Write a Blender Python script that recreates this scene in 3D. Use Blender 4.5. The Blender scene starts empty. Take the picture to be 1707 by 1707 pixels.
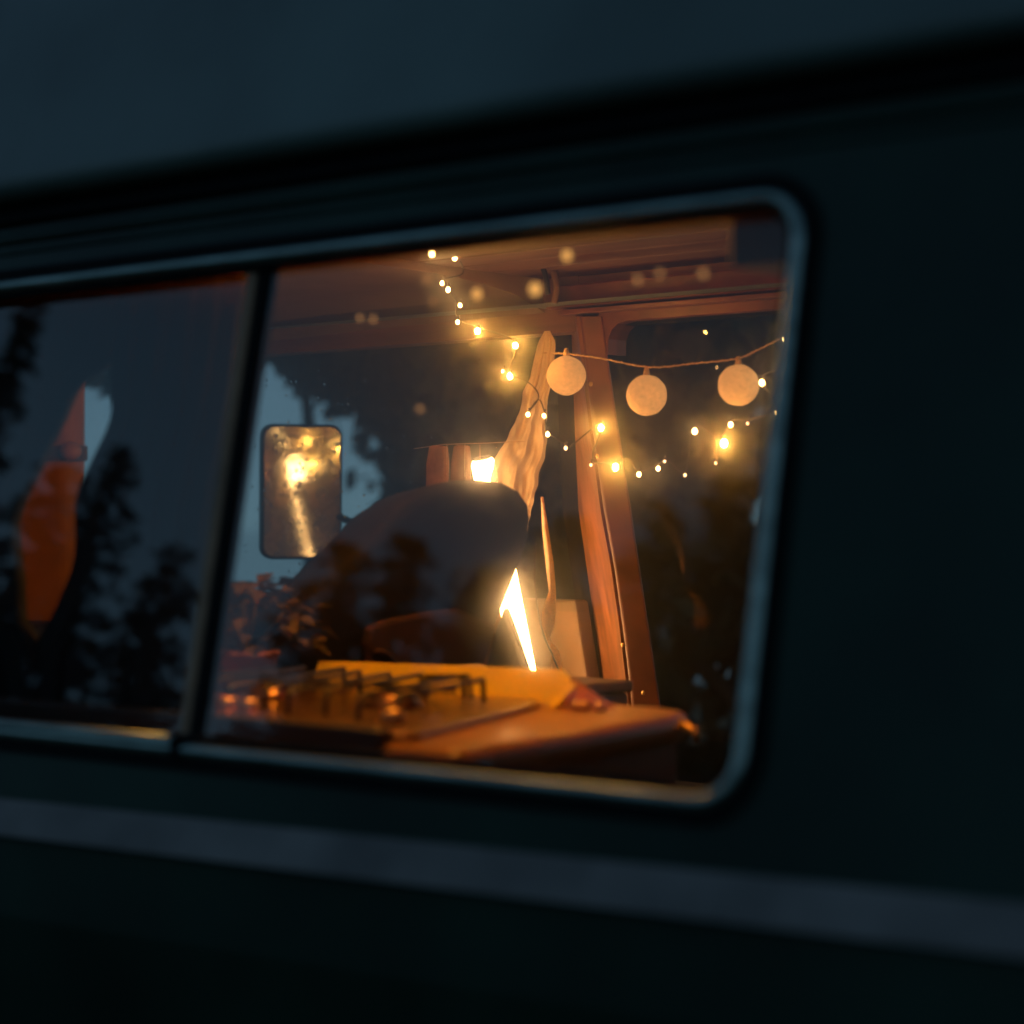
import bpy, bmesh, math, random
import numpy as np
from mathutils import Vector, Matrix, noise as mnoise

random.seed(7)
RNG = np.random.default_rng(7)
scene = bpy.context.scene
C = scene.collection

# ---------------------------------------------------------------- camera
CZ = 1.5                                   # eye height above the ground
YAW = math.radians(40)                     # turned 40 degrees towards the van's front
cam_d = bpy.data.cameras.new('camera')
cam = bpy.data.objects.new('camera', cam_d)
C.objects.link(cam)
cam.location = (0, 0, CZ)
cam.rotation_euler = (math.pi / 2, 0, YAW)
cam_d.sensor_width = 24.0
cam_d.sensor_height = 24.0
cam_d.sensor_fit = 'HORIZONTAL'
cam_d.lens = 50.0
cam_d.shift_y = 26.5 / 1707.0
cam_d.clip_start = 0.05
cam_d.clip_end = 4000
cam_d.dof.use_dof = True
cam_d.dof.focus_distance = 3.62
cam_d.dof.aperture_fstop = 1.75
cam_d.dof.aperture_blades = 0
scene.camera = cam

# ---------------------------------------------------------------- dusk sky
world = bpy.data.worlds.new('World')
scene.world = world
world.use_nodes = True
wn = world.node_tree
wn.nodes.clear()
sky = wn.nodes.new('ShaderNodeTexSky')
sky.sky_type = 'NISHITA'
sky.sun_disc = False
sky.sun_elevation = math.radians(6)
sky.sun_rotation = math.radians(45)
sky.air_density = 1.0
sky.dust_density = 1.0
sky.ozone_density = 3.0
tint = wn.nodes.new('ShaderNodeMix')
tint.data_type = 'RGBA'
tint.blend_type = 'MULTIPLY'
tint.inputs[0].default_value = 1.0
tint.inputs[7].default_value = (1.20, 1.07, 0.88, 1)
bg = wn.nodes.new('ShaderNodeBackground')
bg.inputs[1].default_value = 0.15
wo = wn.nodes.new('ShaderNodeOutputWorld')
wtc = wn.nodes.new('ShaderNodeTexCoord')       # a thin even overcast: the glow of the horizon is veiled all round
wmp = wn.nodes.new('ShaderNodeMapping')
wmp.inputs['Location'].default_value = (0, 0, 0.22)
wn.links.new(wtc.outputs['Generated'], wmp.inputs[0])
wn.links.new(wmp.outputs[0], sky.inputs[0])
wn.links.new(sky.outputs[0], tint.inputs[6])
wn.links.new(tint.outputs[2], bg.inputs[0])
wn.links.new(bg.outputs[0], wo.inputs[0])

scene.view_settings.view_transform = 'Standard'
scene.view_settings.look = 'None'
scene.view_settings.exposure = 0.0
scene.view_settings.gamma = 1.0
scene.view_settings.use_curve_mapping = False
scene.render.engine = 'CYCLES'
cy = scene.cycles
cy.max_bounces = 7
cy.diffuse_bounces = 3
cy.glossy_bounces = 4
cy.transmission_bounces = 6
cy.transparent_max_bounces = 24
cy.volume_bounces = 0
cy.caustics_reflective = False
cy.caustics_refractive = False
cy.sample_clamp_indirect = 6.0
cy.use_denoising = True

# ---------------------------------------------------------------- where things stand
# F: focal length in pixels of the 1707 px photograph
F, CX, CY = 3556.0, 853.5, 880.0
DX, DY = -math.sin(YAW), math.cos(YAW)
RX, RY = math.cos(YAW), math.sin(YAW)


def ray(px, py):
    u = (px - CX) / F
    return Vector((DX + RX * u, DY + RY * u, (CY - py) / F))


CAM = Vector((0, 0, CZ))
LEAN = 0.2                                  # both van sides lean in towards the roof
YN, ZB = 1.413, CZ - 0.214                  # near wall: y at window-bottom height
YF = 2.95                                   # far wall


def ny(z, off=0.0):
    return YN + LEAN * (z - ZB) + off


def fy(z, off=0.0):
    return YF - LEAN * (z - ZB) + off


def at_y(px, py, y):
    D = ray(px, py)
    return CAM + D * (y / D.y)


def at_x(px, py, x):
    D = ray(px, py)
    return CAM + D * (x / D.x)


def at_Z(px, py, Z):
    return CAM + ray(px, py) * Z


def at_near(px, py, off=0.0):
    D = ray(px, py)
    t = (YN + off + LEAN * (CZ - ZB)) / (D.y - LEAN * D.z)
    return CAM + D * t


def at_far(px, py, off=0.0):
    D = ray(px, py)
    t = (YF + off - LEAN * (CZ - ZB)) / (D.y + LEAN * D.z)
    return CAM + D * t


NN = Vector((0, -1, LEAN)).normalized()


def mirrored(px, py, dist):
    """point `dist` metres away along the ray that the near pane throws back"""
    D = ray(px, py).normalized()
    R = D - 2 * D.dot(NN) * NN
    return at_near(px, py) + R * dist


# ---------------------------------------------------------------- materials
def principled(name, col, rough=0.5, metal=0.0, var=0.12, scale=30.0, bump=0.0, bscale=120.0,
               coat=0.0, spec=0.5, transl=0.0, emit=None, estr=0.0, subs=0.0, stretch=(1, 1, 1)):
    m = bpy.data.materials.new(name)
    m.use_nodes = True
    nt = m.node_tree
    b = nt.nodes['Principled BSDF']
    b.inputs['Roughness'].default_value = rough
    b.inputs['Metallic'].default_value = metal
    b.inputs['Coat Weight'].default_value = coat
    b.inputs['Specular IOR Level'].default_value = spec
    tc = nt.nodes.new('ShaderNodeTexCoord')
    mp = nt.nodes.new('ShaderNodeMapping')
    mp.inputs['Scale'].default_value = stretch
    nt.links.new(tc.outputs['Object'], mp.inputs[0])
    nz = nt.nodes.new('ShaderNodeTexNoise')
    nz.inputs['Scale'].default_value = scale
    nz.inputs['Detail'].default_value = 4.0
    nt.links.new(mp.outputs[0], nz.inputs['Vector'])
    rp = nt.nodes.new('ShaderNodeValToRGB')
    rp.color_ramp.elements[0].position = 0.3
    rp.color_ramp.elements[1].position = 0.7
    lo = [max(0, c * (1 - var)) for c in col]
    hi = [c * (1 + var) for c in col]
    rp.color_ramp.elements[0].color = (*lo, 1)
    rp.color_ramp.elements[1].color = (*hi, 1)
    nt.links.new(nz.outputs[0], rp.inputs[0])
    nt.links.new(rp.outputs[0], b.inputs['Base Color'])
    if bump:
        n2 = nt.nodes.new('ShaderNodeTexNoise')
        n2.inputs['Scale'].default_value = bscale
        n2.inputs['Detail'].default_value = 3.0
        nt.links.new(mp.outputs[0], n2.inputs['Vector'])
        bp = nt.nodes.new('ShaderNodeBump')
        bp.inputs['Strength'].default_value = bump
        bp.inputs['Distance'].default_value = 0.004
        nt.links.new(n2.outputs[0], bp.inputs['Height'])
        nt.links.new(bp.outputs[0], b.inputs['Normal'])
    if emit:
        b.inputs['Emission Color'].default_value = (*emit, 1)
        b.inputs['Emission Strength'].default_value = estr
    if transl:
        out = nt.nodes['Material Output']
        tr = nt.nodes.new('ShaderNodeBsdfTranslucent')
        nt.links.new(rp.outputs[0], tr.inputs[0])
        mx = nt.nodes.new('ShaderNodeMixShader')
        mx.inputs[0].default_value = transl
        nt.links.new(b.outputs[0], mx.inputs[1])
        nt.links.new(tr.outputs[0], mx.inputs[2])
        nt.links.new(mx.outputs[0], out.inputs[0])
    return m


def emitter(name, col, strength):
    m = bpy.data.materials.new(name)
    m.use_nodes = True
    nt = m.node_tree
    nt.nodes.clear()
    e = nt.nodes.new('ShaderNodeEmission')
    e.inputs[0].default_value = (*col, 1)
    e.inputs[1].default_value = strength
    o = nt.nodes.new('ShaderNodeOutputMaterial')
    nt.links.new(e.outputs[0], o.inputs[0])
    return m


def pane_mat(name, tintc, refl, mist=0.0, g=0.97):
    """window glass: Fresnel reflection over clear, slightly tinted transmission; `mist` = scattering film per metre"""
    m = bpy.data.materials.new(name)
    m.use_nodes = True
    nt = m.node_tree
    nt.nodes.clear()
    o = nt.nodes.new('ShaderNodeOutputMaterial')
    t = nt.nodes.new('ShaderNodeBsdfTransparent')
    t.inputs[0].default_value = (*tintc, 1)
    gl = nt.nodes.new('ShaderNodeBsdfGlossy')
    gl.inputs['Roughness'].default_value = 0.012
    fr = nt.nodes.new('ShaderNodeFresnel')
    fr.inputs[0].default_value = 1.5
    mu = nt.nodes.new('ShaderNodeMath')
    mu.operation = 'MULTIPLY'
    mu.inputs[1].default_value = refl
    mu.use_clamp = True
    nt.links.new(fr.outputs[0], mu.inputs[0])
    ge = nt.nodes.new('ShaderNodeNewGeometry')      # the two faces of the sheet count once
    sb_ = nt.nodes.new('ShaderNodeMath')
    sb_.operation = 'SUBTRACT'
    sb_.inputs[0].default_value = 1.0
    nt.links.new(ge.outputs['Backfacing'], sb_.inputs[1])
    m2 = nt.nodes.new('ShaderNodeMath')
    m2.operation = 'MULTIPLY'
    nt.links.new(mu.outputs[0], m2.inputs[0])
    nt.links.new(sb_.outputs[0], m2.inputs[1])
    mx = nt.nodes.new('ShaderNodeMixShader')
    nt.links.new(m2.outputs[0], mx.inputs[0])
    nt.links.new(t.outputs[0], mx.inputs[1])
    nt.links.new(gl.outputs[0], mx.inputs[2])
    nt.links.new(mx.outputs[0], o.inputs[0])
    if mist:
        v = nt.nodes.new('ShaderNodeVolumeScatter')
        v.inputs['Color'].default_value = (1, 1, 1, 1)
        v.inputs['Density'].default_value = mist
        v.inputs['Anisotropy'].default_value = g
        nt.links.new(v.outputs[0], o.inputs['Volume'])
    return m


M = {}
M['paint'] = principled('dark_van_paint', (0.008, 0.030, 0.020), 0.45, var=0.45, scale=3.5, spec=0.3, bump=0.02, bscale=20)
M['roof_paint'] = principled('blue_grey_roof_paint', (0.118, 0.16, 0.148), 0.42, var=0.35, scale=2.2, bump=0.03, bscale=14, coat=0.15)
M['stripe'] = principled('pale_grey_trim', (0.19, 0.165, 0.155), 0.6, var=0.3, scale=9)
M['rubber'] = principled('black_rubber', (0.006, 0.007, 0.008), 0.8, var=0.2, spec=0.12)
M['rim'] = principled('brushed_window_trim', (0.34, 0.43, 0.40), 0.40, metal=1.0, var=0.3, scale=60, stretch=(0.2, 1, 1))
M['alu'] = principled('dull_aluminium', (0.34, 0.19, 0.11), 0.6, metal=0.0, var=0.2, scale=25)  # brown base colour carries the warm interior light on the upright
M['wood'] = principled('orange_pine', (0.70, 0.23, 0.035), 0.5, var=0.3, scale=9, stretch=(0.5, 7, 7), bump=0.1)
M['post_lamplight'] = principled('lamplit_post_strip', (0.19, 0.068, 0.023), 0.4, var=0.4, scale=14, stretch=(4, 4, 0.6))
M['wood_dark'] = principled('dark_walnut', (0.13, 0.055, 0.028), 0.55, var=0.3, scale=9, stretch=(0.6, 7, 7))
M['brown_metal'] = principled('brown_painted_metal', (0.135, 0.044, 0.023), 0.42, var=0.35, scale=18, bump=0.15, bscale=60)
M['headliner'] = principled('tan_headliner', (0.15, 0.085, 0.055), 0.9, var=0.12, scale=14, bump=0.2, bscale=200)
M['tan_vinyl'] = principled('tan_door_vinyl', (0.15, 0.078, 0.032), 0.55, var=0.15, scale=20)
M['black_cloth'] = principled('charcoal_seat_cloth', (0.011, 0.011, 0.012), 0.9, var=0.25, scale=40, bump=0.3, bscale=400, spec=0.25)
M['brown_cloth'] = principled('brown_pocket_cloth', (0.045, 0.020, 0.010), 0.9, var=0.2, scale=40)
M['navy_cloth'] = principled('dark_curtain_cloth', (0.012, 0.016, 0.020), 0.95, var=0.3, scale=30, spec=0.2)
M['lace'] = principled('cream_lace', (0.84, 0.70, 0.52), 0.95, var=0.04, scale=30, transl=0.82)
_t = M['lace'].node_tree                      # open weave: threads with small holes between them
_vo = _t.nodes.new('ShaderNodeTexVoronoi')
_vo.inputs['Scale'].default_value = 800.0
_tc = _t.nodes.new('ShaderNodeTexCoord')
_t.links.new(_tc.outputs['Object'], _vo.inputs['Vector'])
_cm = _t.nodes.new('ShaderNodeMath')
_cm.operation = 'LESS_THAN'
_cm.inputs[1].default_value = 0.34
_t.links.new(_vo.outputs['Distance'], _cm.inputs[0])
_tp = _t.nodes.new('ShaderNodeBsdfTransparent')
_mx = _t.nodes.new('ShaderNodeMixShader')
_old = _t.nodes['Material Output'].inputs[0].links[0].from_socket
_t.links.new(_cm.outputs[0], _mx.inputs[0])
_t.links.new(_old, _mx.inputs[1])
_t.links.new(_tp.outputs[0], _mx.inputs[2])
_t.links.new(_mx.outputs[0], _t.nodes['Material Output'].inputs[0])
M['strap'] = principled('orange_webbing', (0.62, 0.26, 0.04), 0.7, var=0.15, scale=200)
M['post_lit'] = principled('lamplit_brown_post', (0.52, 0.165, 0.015), 0.6, var=0.2, scale=12)  # brown post made orange: the lamp's light is put into the colour
M['yellow'] = principled('mustard_enamel', (0.88, 0.62, 0.04), 0.38, var=0.1, scale=12)
M['worktop'] = principled('honey_laminate', (0.33, 0.125, 0.012), 0.33, var=0.18, scale=6, stretch=(1, 5, 5))
M['cabinet'] = principled('red_brown_cabinet', (0.30, 0.085, 0.022), 0.55, var=0.2, scale=10, stretch=(5, 5, 0.7))
M['steel'] = principled('hob_steel', (0.30, 0.17, 0.07), 0.30, metal=0.85, var=0.2, scale=40)
M['black_iron'] = principled('black_iron', (0.012, 0.011, 0.010), 0.5, var=0.2)
M['brass'] = principled('brass', (0.60, 0.38, 0.15), 0.5, metal=1.0, var=0.1)
M['leaf'] = principled('potted_leaf', (0.085, 0.065, 0.016), 0.6, var=0.5, scale=25, transl=0.3)
M['clay'] = principled('clay_pot', (0.25, 0.10, 0.05), 0.8)
M['paper'] = principled('cream_paper', (0.70, 0.58, 0.46), 0.8, var=0.08, scale=30)
M['white_card'] = principled('white_card', (0.80, 0.78, 0.74), 0.7, var=0.04)
M['felt'] = principled('brown_felt', (0.33, 0.15, 0.08), 0.95, var=0.35, scale=45)
M['black_plastic'] = principled('black_plastic', (0.012, 0.013, 0.014), 0.45, var=0.2)
M['teal_panel'] = principled('dark_teal_panel', (0.020, 0.035, 0.042), 0.6, var=0.2, scale=8)
M['wire'] = principled('dark_wire', (0.035, 0.022, 0.014), 0.5, var=0.2)
M['cord'] = principled('pale_twisted_cord', (0.55, 0.38, 0.24), 0.6, var=0.3, scale=240)
M['bark'] = principled('bark', (0.045, 0.034, 0.026), 0.95, var=0.4, scale=18, bump=0.6, bscale=40)
M['foliage'] = principled('dark_foliage', (0.035, 0.050, 0.016), 0.7, var=0.5, scale=2.0, transl=0.12)
M['needles'] = principled('spruce_needles', (0.020, 0.040, 0.024), 0.7, var=0.4, scale=2.5)
M['grass'] = principled('dusk_meadow', (0.045, 0.060, 0.022), 0.95, var=0.5, scale=1.5, bump=0.5, bscale=12)
M['dash'] = principled('dark_dashboard', (0.02, 0.018, 0.016), 0.6)
M['seat_box'] = principled('grey_seat_box', (0.05, 0.045, 0.04), 0.7)
M['pane'] = pane_mat('misted_window_glass', (0.93, 0.95, 0.95), 1.75, mist=34.0, g=0.990)
M['pane_far'] = pane_mat('rear_window_glass', (0.93, 0.95, 0.95), 0.5)
M['water'] = principled('lake_water', (0.010, 0.016, 0.020), 0.08, var=0.1, bump=0.25, bscale=0.8)
mm = bpy.data.materials.new('wet_mirror')     # wet silvered glass; patchy amber diffuse colour stands in for reflected lamplight
mm.use_nodes = True
_t = mm.node_tree
_b = _t.nodes['Principled BSDF']
_b.inputs['Base Color'].default_value = (0.60, 0.56, 0.50, 1)
_b.inputs['Metallic'].default_value = 1.0
_b.inputs['Roughness'].default_value = 0.075
_n = _t.nodes.new('ShaderNodeTexNoise')
_n.inputs['Scale'].default_value = 60.0
_n.inputs['Detail'].default_value = 2.0
_mp = _t.nodes.new('ShaderNodeMapping')
_mp.inputs['Scale'].default_value = (0.25, 0.25, 1.0)
_bp = _t.nodes.new('ShaderNodeBump')
_bp.inputs['Strength'].default_value = 0.05
_bp.inputs['Distance'].default_value = 0.002
_tc = _t.nodes.new('ShaderNodeTexCoord')
_t.links.new(_tc.outputs['Object'], _mp.inputs[0])
_t.links.new(_mp.outputs[0], _n.inputs['Vector'])
_t.links.new(_n.outputs[0], _bp.inputs['Height'])
_t.links.new(_bp.outputs[0], _b.inputs['Normal'])
_df = _t.nodes.new('ShaderNodeBsdfDiffuse')
_df.inputs[0].default_value = (0.60, 0.38, 0.18, 1)
_mx = _t.nodes.new('ShaderNodeMixShader')
_n2 = _t.nodes.new('ShaderNodeTexNoise')
_n2.inputs['Scale'].default_value = 38.0
_n2.inputs['Detail'].default_value = 6.0
_t.links.new(_tc.outputs['Object'], _n2.inputs['Vector'])
_mr = _t.nodes.new('ShaderNodeMapRange')
_mr.inputs[1].default_value = 0.35
_mr.inputs[2].default_value = 0.70
_mr.inputs[3].default_value = 0.22
_mr.inputs[4].default_value = 0.60
_t.links.new(_n2.outputs[0], _mr.inputs[0])
_t.links.new(_mr.outputs[0], _mx.inputs[0])
_t.links.new(_b.outputs[0], _mx.inputs[1])
_t.links.new(_df.outputs[0], _mx.inputs[2])
_t.links.new(_mx.outputs[0], _t.nodes['Material Output'].inputs[0])
M['mirror'] = mm
dm = bpy.data.materials.new('raindrop')
dm.use_nodes = True
_b = dm.node_tree.nodes['Principled BSDF']
_b.inputs['Base Color'].default_value = (1, 1, 1, 1)
_b.inputs['Transmission Weight'].default_value = 1.0
_b.inputs['Roughness'].default_value = 0.02
_b.inputs['IOR'].default_value = 1.33
M['drop'] = dm

WARM = (1.0, 0.53, 0.17)
M['tube_light'] = emitter('lit_tube', (1.0, 0.50, 0.17), 44.0)
M['bulb_bright'] = emitter('lit_bulb_bright', (1.0, 0.41, 0.065), 560.0)
M['bulb'] = emitter('lit_bulb', (1.0, 0.52, 0.16), 60.0)
M['bulb_dim'] = emitter('lit_bulb_dim', (1.0, 0.55, 0.25), 6.0)
M['glint_near'] = emitter('reflection_glow_near', (1.0, 0.45, 0.10), 1.25)
M['glint_faint'] = emitter('reflection_glow_faint', (1.0, 0.42, 0.12), 0.5)
M['ceiling_lamp'] = emitter('lit_ceiling_lamp', (1.0, 0.40, 0.045), 170.0)
M['ball'] = principled('lit_cotton_ball', (0.45, 0.28, 0.15), 0.9, var=0.15, scale=160, bump=0.5, bscale=700,
                       emit=(1.0, 0.42, 0.12), estr=0.44)


_t = M['ball'].node_tree                      # wound cotton: the light comes through unevenly
_v = _t.nodes.new('ShaderNodeTexNoise')
_v.inputs['Scale'].default_value = 150.0
_v.inputs['Detail'].default_value = 6.0
_tc = _t.nodes.new('ShaderNodeTexCoord')
_t.links.new(_tc.outputs['Object'], _v.inputs['Vector'])
_mr = _t.nodes.new('ShaderNodeMapRange')
_mr.inputs[1].default_value = 0.3
_mr.inputs[2].default_value = 0.7
_mr.inputs[3].default_value = 0.50
_mr.inputs[4].default_value = 0.70
_t.links.new(_v.outputs[0], _mr.inputs[0])
_t.links.new(_mr.outputs[0], _t.nodes['Principled BSDF'].inputs['Emission Strength'])


# ---------------------------------------------------------------- builders
ORIG = {}


def tag(o, label=None, cat=None, group=None, kind=None):
    if label:
        o['label'] = label
    if cat:
        o['category'] = cat
    if group:
        o['group'] = group
    if kind:
        o['kind'] = kind
    return o


def empty(name, loc, label=None, cat=None, group=None):
    o = bpy.data.objects.new(name, None)
    o.empty_display_size = 0.1
    C.objects.link(o)
    o.location = loc
    ORIG[o] = Vector(loc)
    return tag(o, label, cat, group)


def link(name, me, mat, parent=None, smooth=False, bevel=0.0, seg=2, origin=None):
    o = bpy.data.objects.new(name, me)
    C.objects.link(o)
    if mat:
        me.materials.append(M[mat] if isinstance(mat, str) else mat)
    if origin is not None:
        me.transform(Matrix.Translation(-Vector(origin)))
    org = Vector(origin) if origin is not None else Vector((0, 0, 0))
    ORIG[o] = org
    if parent is not None:
        o.parent = parent
        o.location = org - ORIG[parent]
    else:
        o.location = org
    if smooth:
        me.polygons.foreach_set('use_smooth', [True] * len(me.polygons))
    if bevel:
        md = o.modifiers.new('bevel', 'BEVEL')
        md.width = bevel
        md.segments = seg
        md.limit_method = 'ANGLE'
        md.angle_limit = math.radians(35)
    return o


def mesh(name, vs, fs, fix=True):
    me = bpy.data.meshes.new(name)
    me.from_pydata([tuple(v) for v in vs], [], fs)
    if fix:
        bm = bmesh.new()
        bm.from_mesh(me)
        bmesh.ops.recalc_face_normals(bm, faces=bm.faces)
        bm.to_mesh(me)
        bm.free()
    me.update()
    return me


def mobj(name, vs, fs, mat, parent=None, **k):
    return link(name, mesh(name, vs, fs), mat, parent, **k)


def hexa(a, b):
    """8 corners from two quads of 4 points"""
    return list(a) + list(b), [(0, 1, 2, 3), (7, 6, 5, 4), (0, 4, 5, 1), (1, 5, 6, 2), (2, 6, 7, 3), (3, 7, 4, 0)]


def box(name, lo, hi, mat, parent=None, **k):
    (x0, y0, z0), (x1, y1, z1) = lo, hi
    v, f = hexa([(x0, y0, z0), (x1, y0, z0), (x1, y1, z0), (x0, y1, z0)],
                [(x0, y0, z1), (x1, y0, z1), (x1, y1, z1), (x0, y1, z1)])
    return mobj(name, v, f, mat, parent, **k)


def prism(name, pts, ext, mat, parent=None, **k):
    """planar outline pts extruded by ext"""
    n = len(pts)
    ext = Vector(ext)
    vs = [Vector(p) for p in pts] + [Vector(p) + ext for p in pts]
    fs = [tuple(range(n)), tuple(range(2 * n - 1, n - 1, -1))]
    fs += [(i, (i + 1) % n, n + (i + 1) % n, n + i) for i in range(n)]
    return mobj(name, vs, fs, mat, parent, **k)


def tube_data(pts, r, seg=8, caps=True, closed=False):
    pts = [Vector(p) for p in pts]
    n = len(pts)
    rr = r if isinstance(r, (list, tuple)) else [r] * n
    vs, fs = [], []
    ref = None
    for i, p in enumerate(pts):
        a = pts[(i - 1) % n] if closed else pts[max(i - 1, 0)]
        b = pts[(i + 1) % n] if closed else pts[min(i + 1, n - 1)]
        t = (b - a)
        t = t.normalized() if t.length > 1e-9 else Vector((0, 0, 1))
        if ref is None:
            ref = Vector((0, 0, 1)) if abs(t.z) < 0.9 else Vector((1, 0, 0))
        u = (ref - t * ref.dot(t))
        u = u.normalized() if u.length > 1e-6 else t.orthogonal().normalized()
        w = t.cross(u)
        ref = u
        for k in range(seg):
            an = 2 * math.pi * k / seg
            vs.append(p + (u * math.cos(an) + w * math.sin(an)) * rr[i])
    m = n if closed else n - 1
    for i in range(m):
        for k in range(seg):
            j = (i + 1) % n
            fs.append((i * seg + k, i * seg + (k + 1) % seg, j * seg + (k + 1) % seg, j * seg + k))
    if caps and not closed:
        fs.append(tuple(range(seg)))
        fs.append(tuple(range((n - 1) * seg, n * seg)))
    return vs, fs


def tube(name, pts, r, mat, parent=None, seg=8, closed=False, **k):
    v, f = tube_data(pts, r, seg, closed=closed)
    return mobj(name, v, f, mat, parent, smooth=True, **k)


def smooth_path(pts, n=6):
    """Catmull-Rom through pts"""
    P = [Vector(p) for p in pts]
    P = [P[0] * 2 - P[1]] + P + [P[-1] * 2 - P[-2]]
    out = []
    for i in range(1, len(P) - 2):
        for k in range(n):
            t = k / n
            a, b, c, d = P[i - 1], P[i], P[i + 1], P[i + 2]
            out.append(0.5 * ((2 * b) + (c - a) * t + (2 * a - 5 * b + 4 * c - d) * t * t
                              + (3 * b - a - 3 * c + d) * t ** 3))
    out.append(P[-2])
    return out


def lathe(name, prof, center, mat, parent=None, seg=20, axis='z', **k):
    vs, fs = [], []
    c = Vector(center)
    for (r, h) in prof:
        for i in range(seg):
            a = 2 * math.pi * i / seg
            if axis == 'z':
                vs.append(c + Vector((r * math.cos(a), r * math.sin(a), h)))
            else:
                vs.append(c + Vector((r * math.cos(a), h, r * math.sin(a))))
    n = len(prof)
    for j in range(n - 1):
        for i in range(seg):
            fs.append((j * seg + i, j * seg + (i + 1) % seg, (j + 1) * seg + (i + 1) % seg, (j + 1) * seg + i))
    fs.append(tuple(range(seg)))
    fs.append(tuple(range((n - 1) * seg, n * seg)))
    return mobj(name, vs, fs, mat, parent, smooth=True, **k)


def ball_data(c, r, seg=12, rings=8, sq=(1, 1, 1)):
    vs, fs = [], []
    c = Vector(c)
    for j in range(rings + 1):
        th = math.pi * j / rings
        for i in range(seg):
            a = 2 * math.pi * i / seg
            vs.append(c + Vector((r * sq[0] * math.sin(th) * math.cos(a), r * sq[1] * math.sin(th) * math.sin(a),
                                  r * sq[2] * math.cos(th))))
    for j in range(rings):
        for i in range(seg):
            fs.append((j * seg + i, j * seg + (i + 1) % seg, (j + 1) * seg + (i + 1) % seg, (j + 1) * seg + i))
    return vs, fs


def rounded(x0, x1, z0, z1, r, n=8):
    out = []
    for (cx, cz, a0) in ((x1 - r, z1 - r, 0), (x0 + r, z1 - r, 90), (x0 + r, z0 + r, 180), (x1 - r, z0 + r, 270)):
        for i in range(n + 1):
            a = math.radians(a0 + 90 * i / n)
            out.append((cx + r * math.cos(a), cz + r * math.sin(a)))
    return out


def holed(name, outer, holes, fmap, mat, parent, thick=0.0):
    """flat sheet with real openings; fmap turns (x, z) into a point"""
    bm = bmesh.new()
    edges = []
    for loop in [outer] + holes:
        vs = [bm.verts.new((p[0], p[1], 0)) for p in loop]
        for i in range(len(vs)):
            edges.append(bm.edges.new((vs[i], vs[(i + 1) % len(vs)])))
    bmesh.ops.triangle_fill(bm, use_beauty=True, use_dissolve=False, edges=edges, normal=(0, 0, 1))
    for v in bm.verts:
        v.co = fmap(v.co.x, v.co.y)
    bmesh.ops.recalc_face_normals(bm, faces=bm.faces)
    me = bpy.data.meshes.new(name)
    bm.to_mesh(me)
    bm.free()
    o = link(name, me, mat, parent)
    if thick:
        md = o.modifiers.new('solid', 'SOLIDIFY')
        md.thickness = thick
        md.offset = 0
    return o


def ring(name, loop_a, loop_b, mat, parent, **k):
    n = len(loop_a)
    vs = list(loop_a) + list(loop_b)
    fs = [(i, (i + 1) % n, n + (i + 1) % n, n + i) for i in range(n)]
    return mobj(name, vs, fs, mat, parent, **k)


# ---------------------------------------------------------------- ground and water
g = mobj('ground', [(-1500, -1500, 0), (1500, -1500, 0), (1500, 1500, 0), (-1500, 1500, 0)], [(0, 1, 2, 3)], 'grass')
tag(g, kind='structure')
lk = mobj('lake', [(-1500, 17, .004), (-9.5, 17, .004), (-6.0, 19, .004), (60, 1500, .004), (-1500, 1500, .004)],
          [(0, 1, 2, 3, 4)], 'water')
tag(lk, kind='structure')

# ---------------------------------------------------------------- the van
van = empty('camper_van', (-1.5, 2.2, 0), 'dark camper van with a pale grey roof, lit up inside at dusk', 'van')

XF, XR = -4.0, 1.1                           # front and rear ends
ZT = CZ + 0.36


def zs(x):                                   # top line of the pale trim strip
    return CZ - 0.268 + 0.018 * (x + 0.7)


WX0, WX1, WZ0, WZ1 = -2.30, -0.950, CZ - 0.219, CZ + 0.277
win = rounded(WX0, WX1, WZ0, WZ1, 0.040, 8)
DWX0, DWX1 = -3.62, -2.48
dwin = rounded(DWX0, DWX1, WZ0 + 0.05, WZ1, 0.05, 6)


def nmap(off):
    return lambda x, z: Vector((x, ny(z, off), z))


nb = 12
xs = [XF + (XR - XF) * i / nb for i in range(nb + 1)]
outer = [(x, zs(x)) for x in xs] + [(XR, ZT), (XF, ZT)]
holed('side_wall', outer, [win, dwin], nmap(0), 'paint', van)
holed('side_lining', [(XF + .1, CZ - 1.0), (XR - .1, CZ - 1.0), (XR - .1, CZ + .415), (XF + .1, CZ + .415)], [win, dwin], nmap(0.095), 'wood', van)
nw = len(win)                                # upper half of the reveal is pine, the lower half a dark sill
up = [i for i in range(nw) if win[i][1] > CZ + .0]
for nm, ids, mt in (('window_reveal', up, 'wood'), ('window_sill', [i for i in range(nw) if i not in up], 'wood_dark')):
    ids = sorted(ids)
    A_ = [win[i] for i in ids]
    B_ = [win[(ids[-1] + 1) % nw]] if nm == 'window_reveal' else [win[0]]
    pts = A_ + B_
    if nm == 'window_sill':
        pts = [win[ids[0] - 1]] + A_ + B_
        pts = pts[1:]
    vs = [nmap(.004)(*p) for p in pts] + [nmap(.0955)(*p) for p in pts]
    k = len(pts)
    mobj(nm, vs, [(i, i + 1, k + i + 1, k + i) for i in range(k - 1)], mt, van)
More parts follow.
